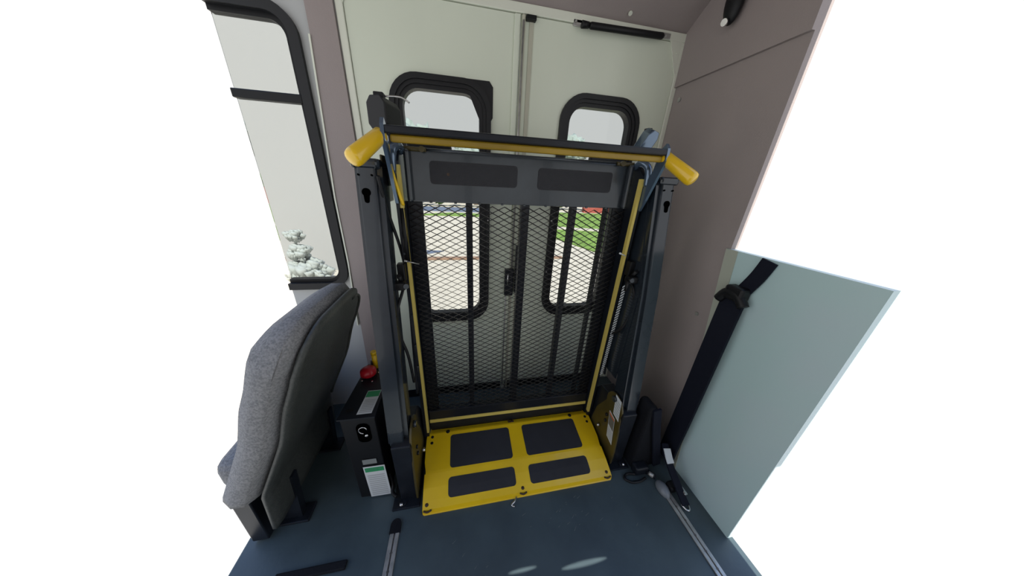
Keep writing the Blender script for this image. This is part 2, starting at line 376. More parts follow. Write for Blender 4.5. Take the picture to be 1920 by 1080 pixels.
dsc('door_screw', (0.905, YD, 1.51), (0, -1, 0), 0.006, 0.004, alu, dr); dsc('door_screw', (0.335, YD, 1.44), (0, -1, 0), 0.004, 0.003, alu, dr)

# gas strut on the right door
gs = thing('gas_strut', (0.72, YD, 1.90), 'black gas strut at the top of the right lift door', 'gas strut')
g0 = Vector((0.525, YD - 0.03, 1.913)); g1 = Vector((0.895, YD - 0.03, 1.922)); gd = (g1 - g0)
bm = new(); add_tube(bm, [g0 + gd * 0.06, g0 + gd * 0.08, g0 + gd * 0.98, g1], [0.008, 0.012, 0.012, 0.009], 14); obj('cylinder', bm, [black], gs)
bm = new(); add_tube(bm, [g0 - gd * 0.03, g0 + gd * 0.05], [0.013, 0.011], 12); obj('end_socket', bm, [black], gs)
bm = new(); add_box(bm, (0.485, YD - 0.006, 1.915), (0.565, YD, 1.938), 0.002)
for k in range(3): disc(bm, (0.495 + 0.03 * k, YD - 0.006, 1.930 - .004 * k), (0, -1, 0), 0.005, 0.004, 10)
add_tube(bm, [(0.52, YD - 0.002, 1.920), (0.52, YD - 0.03, 1.914)], 0.004, 8)
obj('bracket', bm, [alu], gs)
bm = new(); add_box(bm, (0.885, YD - 0.012, 1.925), (0.945, YD - 0.006, 1.945), 0.002); add_tube(bm, [(0.905, YD - 0.01, 1.93), (0.905, YD - 0.036, 1.922)], 0.004, 8)
obj('bracket', bm, [alu], gs)

# ------------------------------------------------------------------ WHEELCHAIR LIFT
XC = 0.2465
def sx(v, s): return XC + s * v
lift = thing('wheelchair_lift', (XC, 0.9, 0.0), 'folded black and yellow wheelchair lift standing in front of the doors', 'wheelchair lift')
HW = 0.428
# --- stowed platform: plane leans back slightly
def ypl(z): return 0.990 + (z - 0.2) * 0.0
pf = bpy.data.objects.new('platform', None)
# upper solid plate
bm = new()
add_box(bm, (XC - 0.418, 0.988, 1.222), (XC + 0.412, 0.996, 1.384), 0.003)
add_tube(bm, [(XC - 0.418, 0.998, 1.384), (XC + 0.412, 0.998, 1.384)], 0.009, 10)
for k in range(9): add_box(bm, (XC - 0.35 + k * 0.085, 0.984, 1.219), (XC - 0.34 + k * 0.085, 0.990, 1.226), 0.002)
add_box(bm, (XC + 0.395, 0.965, 1.222), (XC + 0.415, 0.99, 1.384), 0.008)
add_box(bm, (XC - 0.42, 0.965, 1.222), (XC - 0.40, 0.99, 1.384), 0.008)
tp = obj('platform_plate', bm, [steel], lift)
for (x0, x1, z0, z1) in ((-0.096, 0.209, 1.282, 1.355), (0.287, 0.586, 1.280, 1.354)):
    bm = new(); add_prism(bm, rrect(x0, z0, x1, z1, 0.012, 4), 'y', 0.9862, 0.988); obj('grit_pad', bm, [grip_dark], tp)
bm = new(); disc(bm, (-0.035, 0.9862, 1.315), (0, -1, 0), 0.005, 0.001, 10); obj('rust_spot', bm, [rust], tp)
# expanded metal screen
bm = new()
x0, x1, z0, z1 = XC - 0.424, XC + 0.424, 0.222, 1.224
PW = 0.0455; RH = 0.0118; nx = int(round((x1 - x0) / (PW / 2))); rows = int((z1 - z0) / RH)
for r in range(rows):
    zc = z0 + RH * (r + 0.5); prev = None
    for i in range(nx + 1):
        x = x0 + (x1 - x0) * i / nx
        up_ = 1 if (i + r) % 2 == 0 else -1
        z = zc + up_ * RH * 0.5
        # strand: slanted ribbon, 1.8 mm thick and 6 mm deep
        ty, tz = 0.0026, -0.0011; hy, hz = 0.0003, 0.00098
        a = [bm.verts.new((x, 0.990 + s1 * ty + s2 * hy, z + s1 * tz + s2 * hz)) for s1, s2 in ((-1, -1), (1, -1), (1, 1), (-1, 1))]
        if prev:
            for k in range(4): bm.faces.new((prev[k], prev[(k + 1) % 4], a[(k + 1) % 4], a[k]))
        prev = a
ms = obj('mesh_screen', bm, [mesh_steel], lift, recalc=False)
# ribs behind the mesh
for rx, rw in ((0.035, 0.024), (0.251, 0.032), (0.452, 0.024), (0.598, 0.012)):
    boxo('rib', (rx - rw / 2, 1.0, 0.20), (rx + rw / 2, 1.03, 1.222), dark_steel, lift, 0.002)
# side rails: web + back flange
for s in (-1, 1):
    bm = new()
    xi = sx(HW, s); xo = sx(HW + 0.022, s)
    add_prism(bm, [(0.928, 1.345), (0.955, 1.375), (1.02, 1.385), (1.03, 0.13), (0.952, 0.10), (0.948, 0.14)], 'x', min(xi, xo), max(xi, xo))
    add_box(bm, (min(xi, sx(HW - 0.052, s)), 1.0, 0.16), (max(xi, sx(HW - 0.052, s)), 1.012, 1.222), 0.002)
    rail = obj('side_rail', bm, [dark_steel], lift)
    bm = new()
    # yellow edge tape: on the front edge and on the inner face
    n = 14
    for i in range(n):
        za = 0.13 + (1.335 - 0.13) * i / n; zb = 0.13 + (1.335 - 0.13) * (i + 1) / n
        ya = 0.950 - 0.022 * i / n; yb = 0.950 - 0.022 * (i + 1) / n
        xa = sx(HW - 0.0015, s); xb = sx(HW + 0.009, s)
        v = [bm.verts.new(p) for p in ((xa, ya - .002, za), (xb, ya - .002, za), (xb, yb - .002, zb), (xa, yb - .002, zb))]; bm.faces.new(v)
        v = [bm.verts.new(p) for p in ((xa, ya - .002, za), (xa, ya + .016, za), (xa, yb + .016, zb), (xa, yb - .002, zb))]; bm.faces.new(v)
    bmesh.ops.remove_doubles(bm, verts=bm.verts, dist=1e-5)
    o = obj('edge_tape', bm, [yellow_tape], rail)
    for z in (0.42, 0.55, 0.66, 0.80, 1.05): dsc('bolt', (sx(HW + 0.013, s), 0.945 - (z - .13) * .015, z), (0, -1, 0), 0.004, 0.004, steel, rail, 8)
# bottom cross member with tape
bm = new(); add_box(bm, (XC - 0.426, 0.984, 0.172), (XC + 0.426, 1.02, 0.232), 0.003); add_box(bm, (XC - 0.426, 0.99, 0.10), (XC + 0.426, 1.03, 0.172), 0.003)
cm = obj('cross_member', bm, [dark_steel], lift)
boxo('edge_tape', (XC - 0.424, 0.981, 0.157), (XC + 0.424, 0.984, 0.176), yellow_tape, cm)
boxo('hinge_gap', (XC - 0.42, 0.995, 0.08), (XC + 0.42, 1.02, 0.12), black, cm)

# --- yellow bridge plate lying on the floor
prof = [(.666, .006), (.673, .022), (.730, .046), (.795, .066), (.860, .077), (.972, .098), (.976, .092), (1.022, .080)]
def zprof(y):
    for (a, b), (c, d) in zip(prof, prof[1:]):
        if a <= y <= c: return b + (d - b) * (y - a) / (c - a)
    return prof[-1][1]
bp = None
bm = new()
def hwp(y):
    if y < .675: return 0.434
    if y < .79: return 0.434 + 0.002
    if y < .80: return 0.437
    if y < .96: return 0.441
    return 0.428
ys = [.664, .668, .673, .70, .74, .79, .7901, .80, .84, .90, .94, .965, .974, .9741, .99, 1.022]
hws = [.428, .434, .435, .4355, .436, .436, .432, .432, .440, .441, .441, .440, .436, .428, .428, .426]
zs = [0.002, 0.004, 0.021] + [zprof(y) for y in ys[3:]]
NX = 24; top = []; bot = []
for y, h, z in zip(ys, hws, zs):
    top.append([bm.verts.new((XC + h * (2 * i / NX - 1), y, z)) for i in range(NX + 1)])
    bot.append([bm.verts.new((XC + h * (2 * i / NX - 1), y, max(z - 0.006, 0.0005))) for i in range(NX + 1)])
for j in range(len(ys) - 1):
    for i in range(NX):
        bm.faces.new((top[j][i], top[j][i + 1], top[j + 1][i + 1], top[j + 1][i])); bm.faces.new((bot[j][i], bot[j + 1][i], bot[j + 1][i + 1], bot[j][i + 1]))
    for i in (0, NX): bm.faces.new((top[j][i], top[j + 1][i], bot[j + 1][i], bot[j][i]))
for j in (0, len(ys) - 1):
    for i in range(NX): bm.faces.new((top[j][i], bot[j][i], bot[j][i + 1], top[j][i + 1]))
bp = obj('bridge_plate', bm, [yellow], lift); bp['label'] = 'yellow enamelled bridge plate'
def pad(x0, y0, x1, y1, r=0.014, skew=0.0):
    bm = new(); n = 10
    lp = rrect(x0, y0, x1, y1, r, 5)
    # grid clipped to rounded outline: fan rows along y
    yv = sorted(set([y0 + (y1 - y0) * k / n for k in range(n + 1)] + [y0 + r * (1 - math.cos(math.radians(a))) for a in (20, 45, 70)] + [y1 - r * (1 - math.cos(math.radians(a))) for a in (20, 45, 70)] + [v for v in (.795, .86, .73) if y0 < v < y1]))
    rows_ = []
    for y in yv:
        dxr = 0
        if y - y0 < r: dxr = r - math.sqrt(max(r * r - (r - (y - y0)) ** 2, 0))
        if y1 - y < r: dxr = r - math.sqrt(max(r * r - (r - (y1 - y)) ** 2, 0))
        z = zprof(y) + 0.0012
        rows_.append((bm.verts.new((x0 + dxr, y, z)), bm.verts.new((x1 - dxr, y, z)), bm.verts.new((x0 + dxr, y, z - .001)), bm.verts.new((x1 - dxr, y, z - .001))))
    for a, b in zip(rows_, rows_[1:]):
        bm.faces.new((a[0], a[1], b[1], b[0])); bm.faces.new((a[0], b[0], b[2], a[2])); bm.faces.new((a[1], a[3], b[3], b[1]))
    bm.faces.new((rows_[0][0], rows_[0][2], rows_[0][3], rows_[0][1])); bm.faces.new((rows_[-1][0], rows_[-1][1], rows_[-1][3], rows_[-1][2]))
    obj('grit_pad', bm, [grip_dark], bp)
pad(-0.078, .800, .221, .948); pad(.291, .800, .587, .949); pad(-.084, .697, .218, .766); pad(.285, .693, .583, .763)
for i, (x, y) in enumerate([(-.092, .968), (-.167, .95), (-.168, .922), (.578, .968), (.663, .95), (.663, .922), (-.172, .688), (.244, .686), (.661, .688)]):
    bm = new(); r = .010 if i in (0, 3) else .0075
    disc(bm, (x, y, zprof(y) - .001), (0, -.15, 1), r, .004, 14, dome=True); obj('bolt', bm, [rust if i > 5 else black], bp)
for x in (-.168, .244, .658):
    bm = new(); add_tube(bm, smooth_path([(x - .016, .669, .0225), (x, .6655, .018), (x + .016, .669, .0225)], 4), .0035, 8); obj('hinge_knuckle', bm, [rust], bp)
bm = new(); add_box(bm, (.226, .978, .088), (.231, 1.01, .097)); add_box(bm, (.246, .978, .088), (.251, 1.01, .097)); add_box(bm, (.226, .974, .094), (.256, .982, .100)); obj('centre_latch', bm, [rust], bp)
bm = new(); add_tube(bm, smooth_path([(.212, .668, .006), (.200, .650, .007), (.185, .640, .006), (.196, .632, .005)], 4), .0035, 8); obj('split_pin', bm, [chrome], bp)

# --- main posts
for s in (-1, 1):
    pts = [(.745, .33), (.752, .40), (.817, .90), (.890, 1.335)]
    xi, xo = sx(.486, s), sx(.539, s)
    lo, hi = min(xi, xo), max(xi, xo)
    # box-section column, leaning
    bm = new()
    poly = [(p[0], p[1]) for p in pts] + [(.965, 1.335), (.90, .90), (.84, .33)]
    add_prism(bm, poly, 'x', lo, hi)
    bmesh.ops.bevel(bm, geom=list(bm.edges), offset=.006, segments=2, affect='EDGES', profile=.5)
    post = obj('post', bm, [post_steel], lift)
    # outer flange lips left and right of the face
    for xe, wdt in ((sx(.542, s), .008), (sx(.478, s), .016)):
        bm = new(); add_prism(bm, [(.760, .33), (.827, .90), (.899, 1.325), (.96, 1.325), (.895, .90), (.83, .33)], 'x', xe - wdt / 2, xe + wdt / 2)
        obj('flange', bm, [post_steel], post)
    # top cap
    bm = new(); vs = add_box(bm, (sx(.514, s) - .040, .882, 1.318), (sx(.514, s) + .040, .975, 1.346), .010, 3); obj('cap', bm, [post_steel], post)
    for dx in (-.018, .018): dsc('rivet', (sx(.515, s) + dx, .884, 1.300), (0, -1, .15), .003, .004, hole_m, post, 8)
    # keyhole
    bm = new(); kx = sx(.517, s); kz = 1.247; ky = .8755 + (kz - 1.247) * .165 - .001
    t = Vector((0, .165, 1)).normalized()
    def kp(dx, dz): return Vector((kx + dx, .874 + .0, 1.247)) + t * dz + Vector((dx * 0, 0, 0))
    loop = []
    for k in range(15):
        a = math.radians(-50 + 280 * k / 14); loop.append((.012 * math.cos(a), .006 + .012 * math.sin(a)))
    for k in range(9):
        a = math.radians(180 + 180 * k / 8); loop.append((.0065 * math.cos(a), -.018 + .0065 * math.sin(a)))
    vf = [bm.verts.new(Vector((kx + p[0], .8725, 1.247)) + t * p[1] ) for p in loop]; vb = [bm.verts.new(v.co + Vector((0, .003, -.0005))) for v in vf]
    bm.faces.new(vf); bm.faces.new(vb[::-1])
    for i in range(len(vf)): bm.faces.new((vf[i], vb[i], vb[(i + 1) % len(vf)], vf[(i + 1) % len(vf)]))
    obj('keyhole', bm, [hole_m], post)
    # inner face cover with rounded lower corner
    bm = new(); xs = sx(.467, s)
    cov = [(.93, 1.30), (1.05, 1.30), (1.04, .45), (.85, .45), (.84, .9)]
    if s > 0: add_prism(bm, cov, 'x', min(xs, xs + s * .004), max(xs, xs + s * .004)); obj('side_cover', bm, [post_steel], post)
    else: bm.free()
    # base housing
    bm = new(); lo2, hi2 = min(sx(.460, s), sx(.532, s)), max(sx(.460, s), sx(.532, s))
    add_prism(bm, [(.738, 0.005), (.728, .34), (.80, .36), (.93, .34), (1.10, .10), (1.10, .005)], 'x', lo2, hi2)
    bmesh.ops.bevel(bm, geom=list(bm.edges), offset=.004, segments=2, affect='EDGES', profile=.5)
    bh = obj('base_housing', bm, [dark_steel], lift)
    bm = new(); add_box(bm, (sx(.50, s) - .06, .70, .0005), (sx(.50, s) + .05, 1.05, .010), .002); disc(bm, (sx(.515, s) , .718, .010), (0, 0, 1), .010, .010, 12)
    obj('floor_flange', bm, [dark_steel], bh)
    bm = new(); disc(bm, (sx(.525, s), .714, .012), (0, 0, 1), .009, .012, 12, dome=True); obj('bolt', bm, [chrome], bh)
    # yellowish inner side plate with round top
    bm = new(); xp = sx(.460, s); yc, zc = .80, .335
    poly = [(.725, .02), (.722, .10), (.735, .30)] + [(yc + .062 * math.cos(math.radians(a)), zc + .062 * math.sin(math.radians(a))) for a in range(200, -21, -20)] + [(.92, .20), (.96, .02)]
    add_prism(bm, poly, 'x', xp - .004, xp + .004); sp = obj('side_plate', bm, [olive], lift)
    bm = new(); disc(bm, (xp - s * .004, .80, .375), (-s, 0, 0), .014, .012, 14); obj('pivot_pin', bm, [steel], sp)
    for z in (.20, .24): dsc('bolt', (xp - s * .004, .83 if s > 0 else .80, z), (-s, 0, 0), .008, .007, dark_steel, sp)
    bm = new(); disc(bm, (sx(.447, s), .86, .135), (-s, -.3, .2), .010, .014, 12, dome=True); obj('stop_bolt', bm, [chrome], lift)
    # upper arm, lower arm
    bm = new(); add_strap(bm, [(sx(.456, s), .99, 1.30), (sx(.456, s), 1.01, .90), (sx(.453, s), .93, .42)], (0, 1, 0), .035, .008); obj('lift_arm', bm, [dark_steel], lift)
# stickers on the right side plate
def sticker(parent, o, u, v, cols, name='sticker', label=None):
    # o lower-left corner, u width vector, v height vector; cols: bands (v0, v1, material index)
    bm = new(); o = Vector(o); u = Vector(u); v = Vector(v); n = u.cross(v).normalized() * .0006
    def q(a0, b0, a1, b1, k, mi):
        vv = [bm.verts.new(o + u * a + v * b + n * k) for a, b in ((a0, b0), (a1, b0), (a1, b1), (a0, b1))]; bm.faces.new(vv).material_index = mi
    q(0, 0, 1, 1, 1, 0)
    for (a0, b0, a1, b1, mi) in cols: q(a0, b0, a1, b1, 2, mi)
    s_ = obj(name, bm, [paper, paper_line, green_ink, orange_ink, grey_ink], parent, recalc=False)
    if label: s_['label'] = label
    return s_
splates = [o for o in C.objects if o.name.startswith('side_plate')]
spR = max(splates, key=lambda o: sum(v.co.x for v in o.data.vertices))
xs = sx(.460, 1) - .005
lines = lambda z0, z1, n: [(.1, z0 + (z1 - z0) * k / n, .9, z0 + (z1 - z0) * (k + .45) / n, 1) for k in range(n)]
sticker(spR, (xs, .795, .135), (0, -.048, -.010), (0, .022, .150), [(.05, .50, .95, .88, 4), (.05, .88, .95, .96, 3)] + lines(.06, .46, 6), label='white warning sticker with an orange band')
sticker(spR, (xs, .790, .292), (0, -.045, -.006), (0, .012, .110), lines(.1, .9, 6), label='plain white text sticker')

# --- crossbar, handles, brackets
bm = new(); add_box(bm, (XC - .440, .845, 1.408), (XC + .442, .868, 1.428), .004); cb = obj('crossbar', bm, [dark_steel], lift)
bm = new(); add_box(bm, (XC - .430, .858, 1.388), (XC + .440, .874, 1.408), .005); o = obj('crossbar_pad', bm, [yellow_shade], cb)
for s in (-1, 1):
    a = Vector((sx(.452, s), .870, 1.407)); b = Vector((sx(.505 if s < 0 else .500, s), .768, 1.334)); d = b - a
    bm = new(); add_tube(bm, [a, a + d * .05, a + d * .9, a + d * .97, b], [.016, .0205, .0235, .021, .014], 20)
    g = obj('handle', bm, [yellow_grip], lift, smooth=True); g['label'] = 'yellow vinyl hand grip'
    bm = new(); c = b; 
    for k in range(4):
        q = a + d * .25 + Vector((s * .0, 0, 0))
    add_tube(bm, [a - d * .12, a + d * .02], .012, 12); obj('handle_stub', bm, [dark_steel], g)
    # bracket plate at crossbar end
    bm = new(); x = sx(.444, s)
    pl = [(.842, 1.39), (.845, 1.43), (.858, 1.445), (.875, 1.43), (.895, 1.36), (.93, 1.30), (.94, 1.24), (.92, 1.22), (.90, 1.26), (.865, 1.34)]
    add_prism(bm, pl, 'x', x - .005, x + .005); obj('handrail_bracket', bm, [sky_tint_steel], lift)
    # fold link from platform to bracket
    bm = new(); add_tube(bm, smooth_path([(sx(.425, s), .985, 1.375), (sx(.430, s), .955, 1.39), (sx(.442, s), .925, 1.37), (sx(.448, s), .92, 1.31)], 5), .013, 12); obj('fold_link', bm, [sky_tint_steel], lift)
    bm = new(); disc(bm, (sx(.36, s), .97, 1.385), (0, -1, 0), .009, .012, 12)
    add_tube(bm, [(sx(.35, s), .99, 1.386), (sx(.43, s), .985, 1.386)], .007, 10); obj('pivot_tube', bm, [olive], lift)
    # dark beam behind, seen between crossbar and plate
    bm = new(); xa, xb = sorted((sx(.42, s), sx(.268, s))); add_box(bm, (xa, 1.05, 1.383), (xb, 1.075, 1.410), .006); obj('rear_beam', bm, [dark_steel], lift)
    # foam block on top of the parallel arm
    bm = new()
    c0 = Vector((sx(.470, s), .985, 1.470)) if s < 0 else Vector((sx(.445, s), .985, 1.462)); 
    oc = []
    hwd, hh = .030, .046
    for (p, q) in ((-.55, 1), (.55, 1), (1, .6), (1, -.6), (.55, -1), (-.55, -1), (-1, -.6), (-1, .6)): oc.append((p * hwd, q * hh))
    ax = Vector((.38, 1, -.06)).normalized() if s < 0 else Vector((.1, 1, .35)).normalized()
    ux = Vector((1, 0, 0)); ux = (ux - ax * ux.dot(ax)).normalized(); uz = ux.cross(ax)
    if s > 0:
        rot_ = Matrix.Rotation(.30, 3, ax); ux = rot_ @ ux; uz = rot_ @ uz
    L = .085 if s < 0 else .05
    sc = 1.0 if s < 0 else .72
    va = [bm.verts.new(c0 - ax * .03 + ux * p * sc + uz * q) for p, q in oc]; vb = [bm.verts.new(c0 + ax * (L - .03) + ux * p * sc + uz * q) for p, q in oc]
    bm.faces.new(va); bm.faces.new(vb[::-1])
    for i in range(8): bm.faces.new((va[i], vb[i], vb[(i + 1) % 8], va[(i + 1) % 8]))
    bmesh.ops.recalc_face_normals(bm, faces=bm.faces)
    bmesh.ops.bevel(bm, geom=list(bm.edges), offset=.003, segments=2, affect='EDGES', profile=.5)
    fb = obj('arm_block', bm, [rubber if s < 0 else sky_tint_steel], lift)
    bm = new(); add_box(bm, (c0.x - .014, .96, 1.512), (c0.x + .014, .99, 1.526), .003) if s < 0 else add_box(bm, (c0.x + .004, .985, 1.50), (c0.x + .022, 1.01, 1.512), .002)
    obj('block_cap', bm, [black], fb)
    bm = new(); add_strap(bm, [(sx(.463, s), 1.0, 1.44), (sx(.460, s), 1.0, 1.36), (sx(.458, s), 1.01, 1.27)], (1, 0, 0), .026, .010); obj('block_stem', bm, [dark_steel], fb)
bm = new(); add_tube(bm, smooth_path([(-.21, .98, 1.520), (-.17, 1.0, 1.526), (-.145, 1.01, 1.516)], 4), .0025, 6); obj('wire_clip', bm, [chrome], lift)
# yellow spring tubes and black gas spring on the left arm
bm = new(); add_tube(bm, smooth_path([(-.197, .88, 1.385), (-.198, .89, 1.33), (-.190, .91, 1.27), (-.180, .925, 1.215)], 6), .0055, 8); obj('yellow_hose', bm, [yellow], lift)
bm = new(); add_tube(bm, [(-.188, .935, 1.225), (-.187, .935, 1.205)], .006, 8)
h = obj('gas_spring_tip', bm, [chrome], lift)
bm = new(); add_tube(bm, [(-.187, .935, 1.205), (-.188, .935, 1.02)], .009, 10); obj('gas_spring', bm, [black], lift)
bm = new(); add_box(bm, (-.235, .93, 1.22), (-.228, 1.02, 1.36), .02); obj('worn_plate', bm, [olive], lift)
# black cables, clamps
for s, pth in ((-1, [(-.232, .875, 1.30), (-.225, .90, 1.20), (-.21, .95, 1.06), (-.205, .96, .96), (-.21, .90, .92), (-.225, .86, .86), (-.228, .86, .76), (-.212, .87, .66), (-.205, .88, .52)]),
               (1, [(.722, .93, 1.28), (.705, .97, 1.18), (.70, .98, 1.05), (.70, .92, .96), (.712, .87, .90), (.722, .87, .82), (.708, .88, .72), (.688, .92, .66)])):
    bm = new(); add_tube(bm, smooth_path(pth, 8), .0055, 8); obj('cable', bm, [black], lift)
    x = sx(.455, s)
    bm = new(); add_box(bm, (x - .028, .862, .935), (x + .018, .90, .965), .008); add_tube(bm, [(x - .03, .868, .95), (x - .032, .868, .905)], .007, 8)
    add_tube(bm, [(x - .02 * s * 0, .870, .99), (x, .90, .95)], .008, 8); add_box(bm, (x - .012, .90, .955), (x + .014, .93, 1.02), .004)
    cl = obj('cable_clamp', bm, [black], lift)
    bm = new(); disc(bm, (x + (.022 if s < 0 else -.022), .866, .953), (0, -1, .2), .009, .012, 12); obj('clamp_screw', bm, [steel], cl)
for x, y, z in ((-.172, .925, 1.02), (.662, .925, 1.045)):
    bm = new(); add_tube(bm, [(x - .014, y - .004, z + .004), (x, y - .002, z), (x + .022, y + .01, z - .010)], .0022, 6); disc(bm, (x - .014, y - .006, z + .005), (-1, -.4, .4), .004, .010, 6)
    obj('cable_tie', bm, [paper if x > 0 else alu], lift)
# pale quads on the right, painted for light glimpsed through slots
bm = new()
A = Vector((.689, .905, .915)); B = Vector((.689, .925, .41))
for k in range(36):
    p = A.lerp(B, k / 36); d = (B - A).normalized()
    v = [bm.verts.new(p + Vector((-.009, 0, -.006))), bm.verts.new(p + Vector((.009, 0, .006))), bm.verts.new(p + Vector((.009, 0, .006)) + d * .008), bm.verts.new(p + Vector((-.009, 0, -.006)) + d * .008)]
    bm.faces.new(v)
o = obj('slot_light', bm, [paper], lift); o['label'] = 'row of pale slanted quads painted as light through slots'
# --- pump box on the left
bm = new()
pent = [(-.455, .775), (-.335, .772), (-.335, .905), (-.385, 1.07), (-.44, 1.07)]
add_prism(bm, pent, 'z', .004, .470)
bmesh.ops.recalc_face_normals(bm, faces=bm.faces)
bmesh.ops.bevel(bm, geom=list(bm.edges), offset=.004, segments=2, affect='EDGES', profile=.5)
pb = obj('pump_housing', bm, [black], lift)
bm = new(); add_prism(bm, [(-.460, .768), (-.331, .766), (-.331, .907), (-.383, 1.075), (-.445, 1.075)], 'z', .470, .476); pl_ = obj('pump_lid', bm, [dark_steel], pb)
bm = new(); add_prism(bm, rrect(-.440, .80, -.415, .815, .005, 4), 'z', .476, .478); obj('lid_emblem', bm, [black], pl_)
sticker(pb, (-.398, .783, .4765), (.052, 0, 0), (.006, .118, 0), [(.03, .70, .97, .97, 2)] + lines(.06, .62, 8), label='white sticker with a green band on the lid')
sticker(pb, (-.412, .7705, .008), (.082, -.001, 0), (-.004, 0, .195), [(.06, .83, .94, .96, 2), (.1, .90, .8, .915, 1)] + lines(.06, .76, 11), label='large white sticker with a green header low on the front')
bm = new(); add_prism(bm, rrect(-.405, .345, -.358, .44, .02, 6), 'y', .7700, .7722); o = obj('keyway', bm, [hole_m], pb)
bm = new()
ringp = [(-.380 + .014 * math.cos(a * math.pi / 8), .764, .415 + .016 * math.sin(a * math.pi / 8)) for a in range(0, 13)]
add_tube(bm, ringp, .002, 8); disc(bm, (-.372, .767, .385), (0, -1, 0), .007, .006, 12, dome=True); obj('key_ring', bm, [chrome], pb)
bm = new(); add_box(bm, (-.412, .7695, .218), (-.36, .7712, .245)); obj('dust_patch', bm, [scuff], pb)
bm = new(); disc(bm, (-.416, .995, .476), (0, 0, 1), .018, .016, 16); add_tube(bm, [(-.416, .995, .482), (-.416, .995, .490), (-.416, .995, .510), (-.416, .995, .520)], [.026, .033, .031, .018], 18)
rk = obj('red_knob', bm, [red], pb, smooth=True); rk['label'] = 'red mushroom knob'
bm = new(); add_tube(bm, [(-.402, 1.05, .476), (-.402, 1.05, .55)], .011, 12); add_tube(bm, [(-.402, 1.05, .55), (-.402, 1.05, .565)], .012, 12); o = obj('valve_cap', bm, [yellow], pb); o['label'] = 'yellow valve stem'
bm = new(); add_box(bm, (-.425, 1.055, .476), (-.372, 1.07, .515), .003); obj('valve_bracket', bm, [alu], pb)
for x, y in ((-.435, .965), (-.392, .955), (-.38, 1.01)): dsc('lid_screw', (x, y, .476), (0, 0, 1), .004, .004, chrome, pl_, 8)
bm = new(); add_tube(bm, smooth_path([(-.335, .80, .10), (-.325, .785, .05), (-.322, .76, .03), (-.30, .74, .03)], 5), .007, 8); obj('hydraulic_hose', bm, [black], pb)

# ------------------------------------------------------------------ passenger seat
seat = thing('bus_seat', (-.60, .9, 0), 'grey fabric bus seat seen from behind under the passenger window', 'seat')
shape = [(.93, -.385), (.87, -.408), (.80, -.436), (.74, -.458), (.67, -.490), (.537, -.533), (.42, -.590), (.31, -.644), (.1, -.66)]
def xs_at(z):
    if z >= shape[0][0]: return shape[0][1]
    for (a, b), (c, d) in zip(shape, shape[1:]):
        if c <= z <= a: return b + (d - b) * (a - z) / (a - c)
    return shape[-1][1]
def back_slab(y0, y1, ztop, zbot, off0, off1, r, name, m, puff=0.0):
    bm = new(); NZ, NY = 26, 18; F = []; Bk = []
    for i in range(NZ + 1):
        t = i / NZ
        fr, br = [], []
        for j in range(NY + 1):
            u = j / NY
            y = y0 + (y1 - y0) * u
            # rounded top corners: limit height near the edges
            e = min(y - y0, y1 - y); zt = ztop - (r - math.sqrt(max(r * r - (r - e) ** 2, 0)) if e < r else 0) - (0.035 * max(0, (u - .55) / .45) ** 2)
            z = zbot + (zt - zbot) * t
            edge = min(u, 1 - u, (1 - t) * 1.2); k = min(edge / .10, 1.0); rr = 1 - (1 - k) ** 2
            x = xs_at(z) + off0 + (off1 - off0) * 0; th = (off0 - off1)
            fr.append(bm.verts.new((xs_at(z) + off0 - (1 - rr) * th * .3, y, z)))
            br.append(bm.verts.new((xs_at(z) + off1 + (1 - rr) * th * .3 - puff * rr, y, z)))
        F.append(fr); Bk.append(br)
    for i in range(NZ):
        for j in range(NY):
            bm.faces.new((F[i][j], F[i][j + 1], F[i + 1][j + 1], F[i + 1][j])); bm.faces.new((Bk[i][j], Bk[i + 1][j], Bk[i + 1][j + 1], Bk[i][j + 1]))
    for i in range(NZ):
        for j in (0, NY): bm.faces.new((F[i][j], F[i + 1][j], Bk[i + 1][j], Bk[i][j]))
    for j in range(NY):
        for i in (0, NZ): bm.faces.new((F[i][j], Bk[i][j], Bk[i][j + 1], F[i][j + 1]))
    o = obj(name, bm, [m], seat, smooth=True)
    return o
back_slab(.645, 1.115, .905, .13, 0.0, -.03, .13, 'backrest_shell', shell_vinyl)
back_slab(.63, 1.125, .922, .30, -.028, -.125, .12, 'backrest_cushion', fabric, .02)
# piping along the shell edge
bm = new(); pth = []
for k in range(12): z = .30 + (.77 - .30) * k / 11; pth.append((xs_at(z) - .004, 1.114, z))
for k in range(1, 8): a = math.radians(90 * k / 7); pth.append((xs_at(.77 + .09 * math.sin(a)) - .004, 1.114 - .13 * (1 - math.cos(a)), .77 + .09 * math.sin(a)))
add_tube(bm, pth, .006, 8); obj('piping', bm, [felt], seat)
boxo('seat_light_block', (-.795, .68, .012), (-.74, 1.11, .25), dark_steel, seat, .004)  # solid box added under the seat to block light at floor level
bm = new(); add_box(bm, (-.80, .68, .30), (-.66, 1.12, .43), .04, 4); obj('seat_cushion', bm, [fabric], seat)
bm = new(); add_box(bm, (-.80, .70, .25), (-.66, 1.11, .30), .01); obj('seat_pan', bm, [black], seat)
for y in (.74, 1.04):
    bm = new(); add_prism(bm, [(-.64, .25), (-.72, .25), (-.76, .012), (-.66, .012)], 'y', y, y + .03); obj('leg', bm, [dark_steel], seat)
    boxo('foot', (-.80, y - .02, .0), (-.63, y + .05, .012), dark_steel, seat, .003)

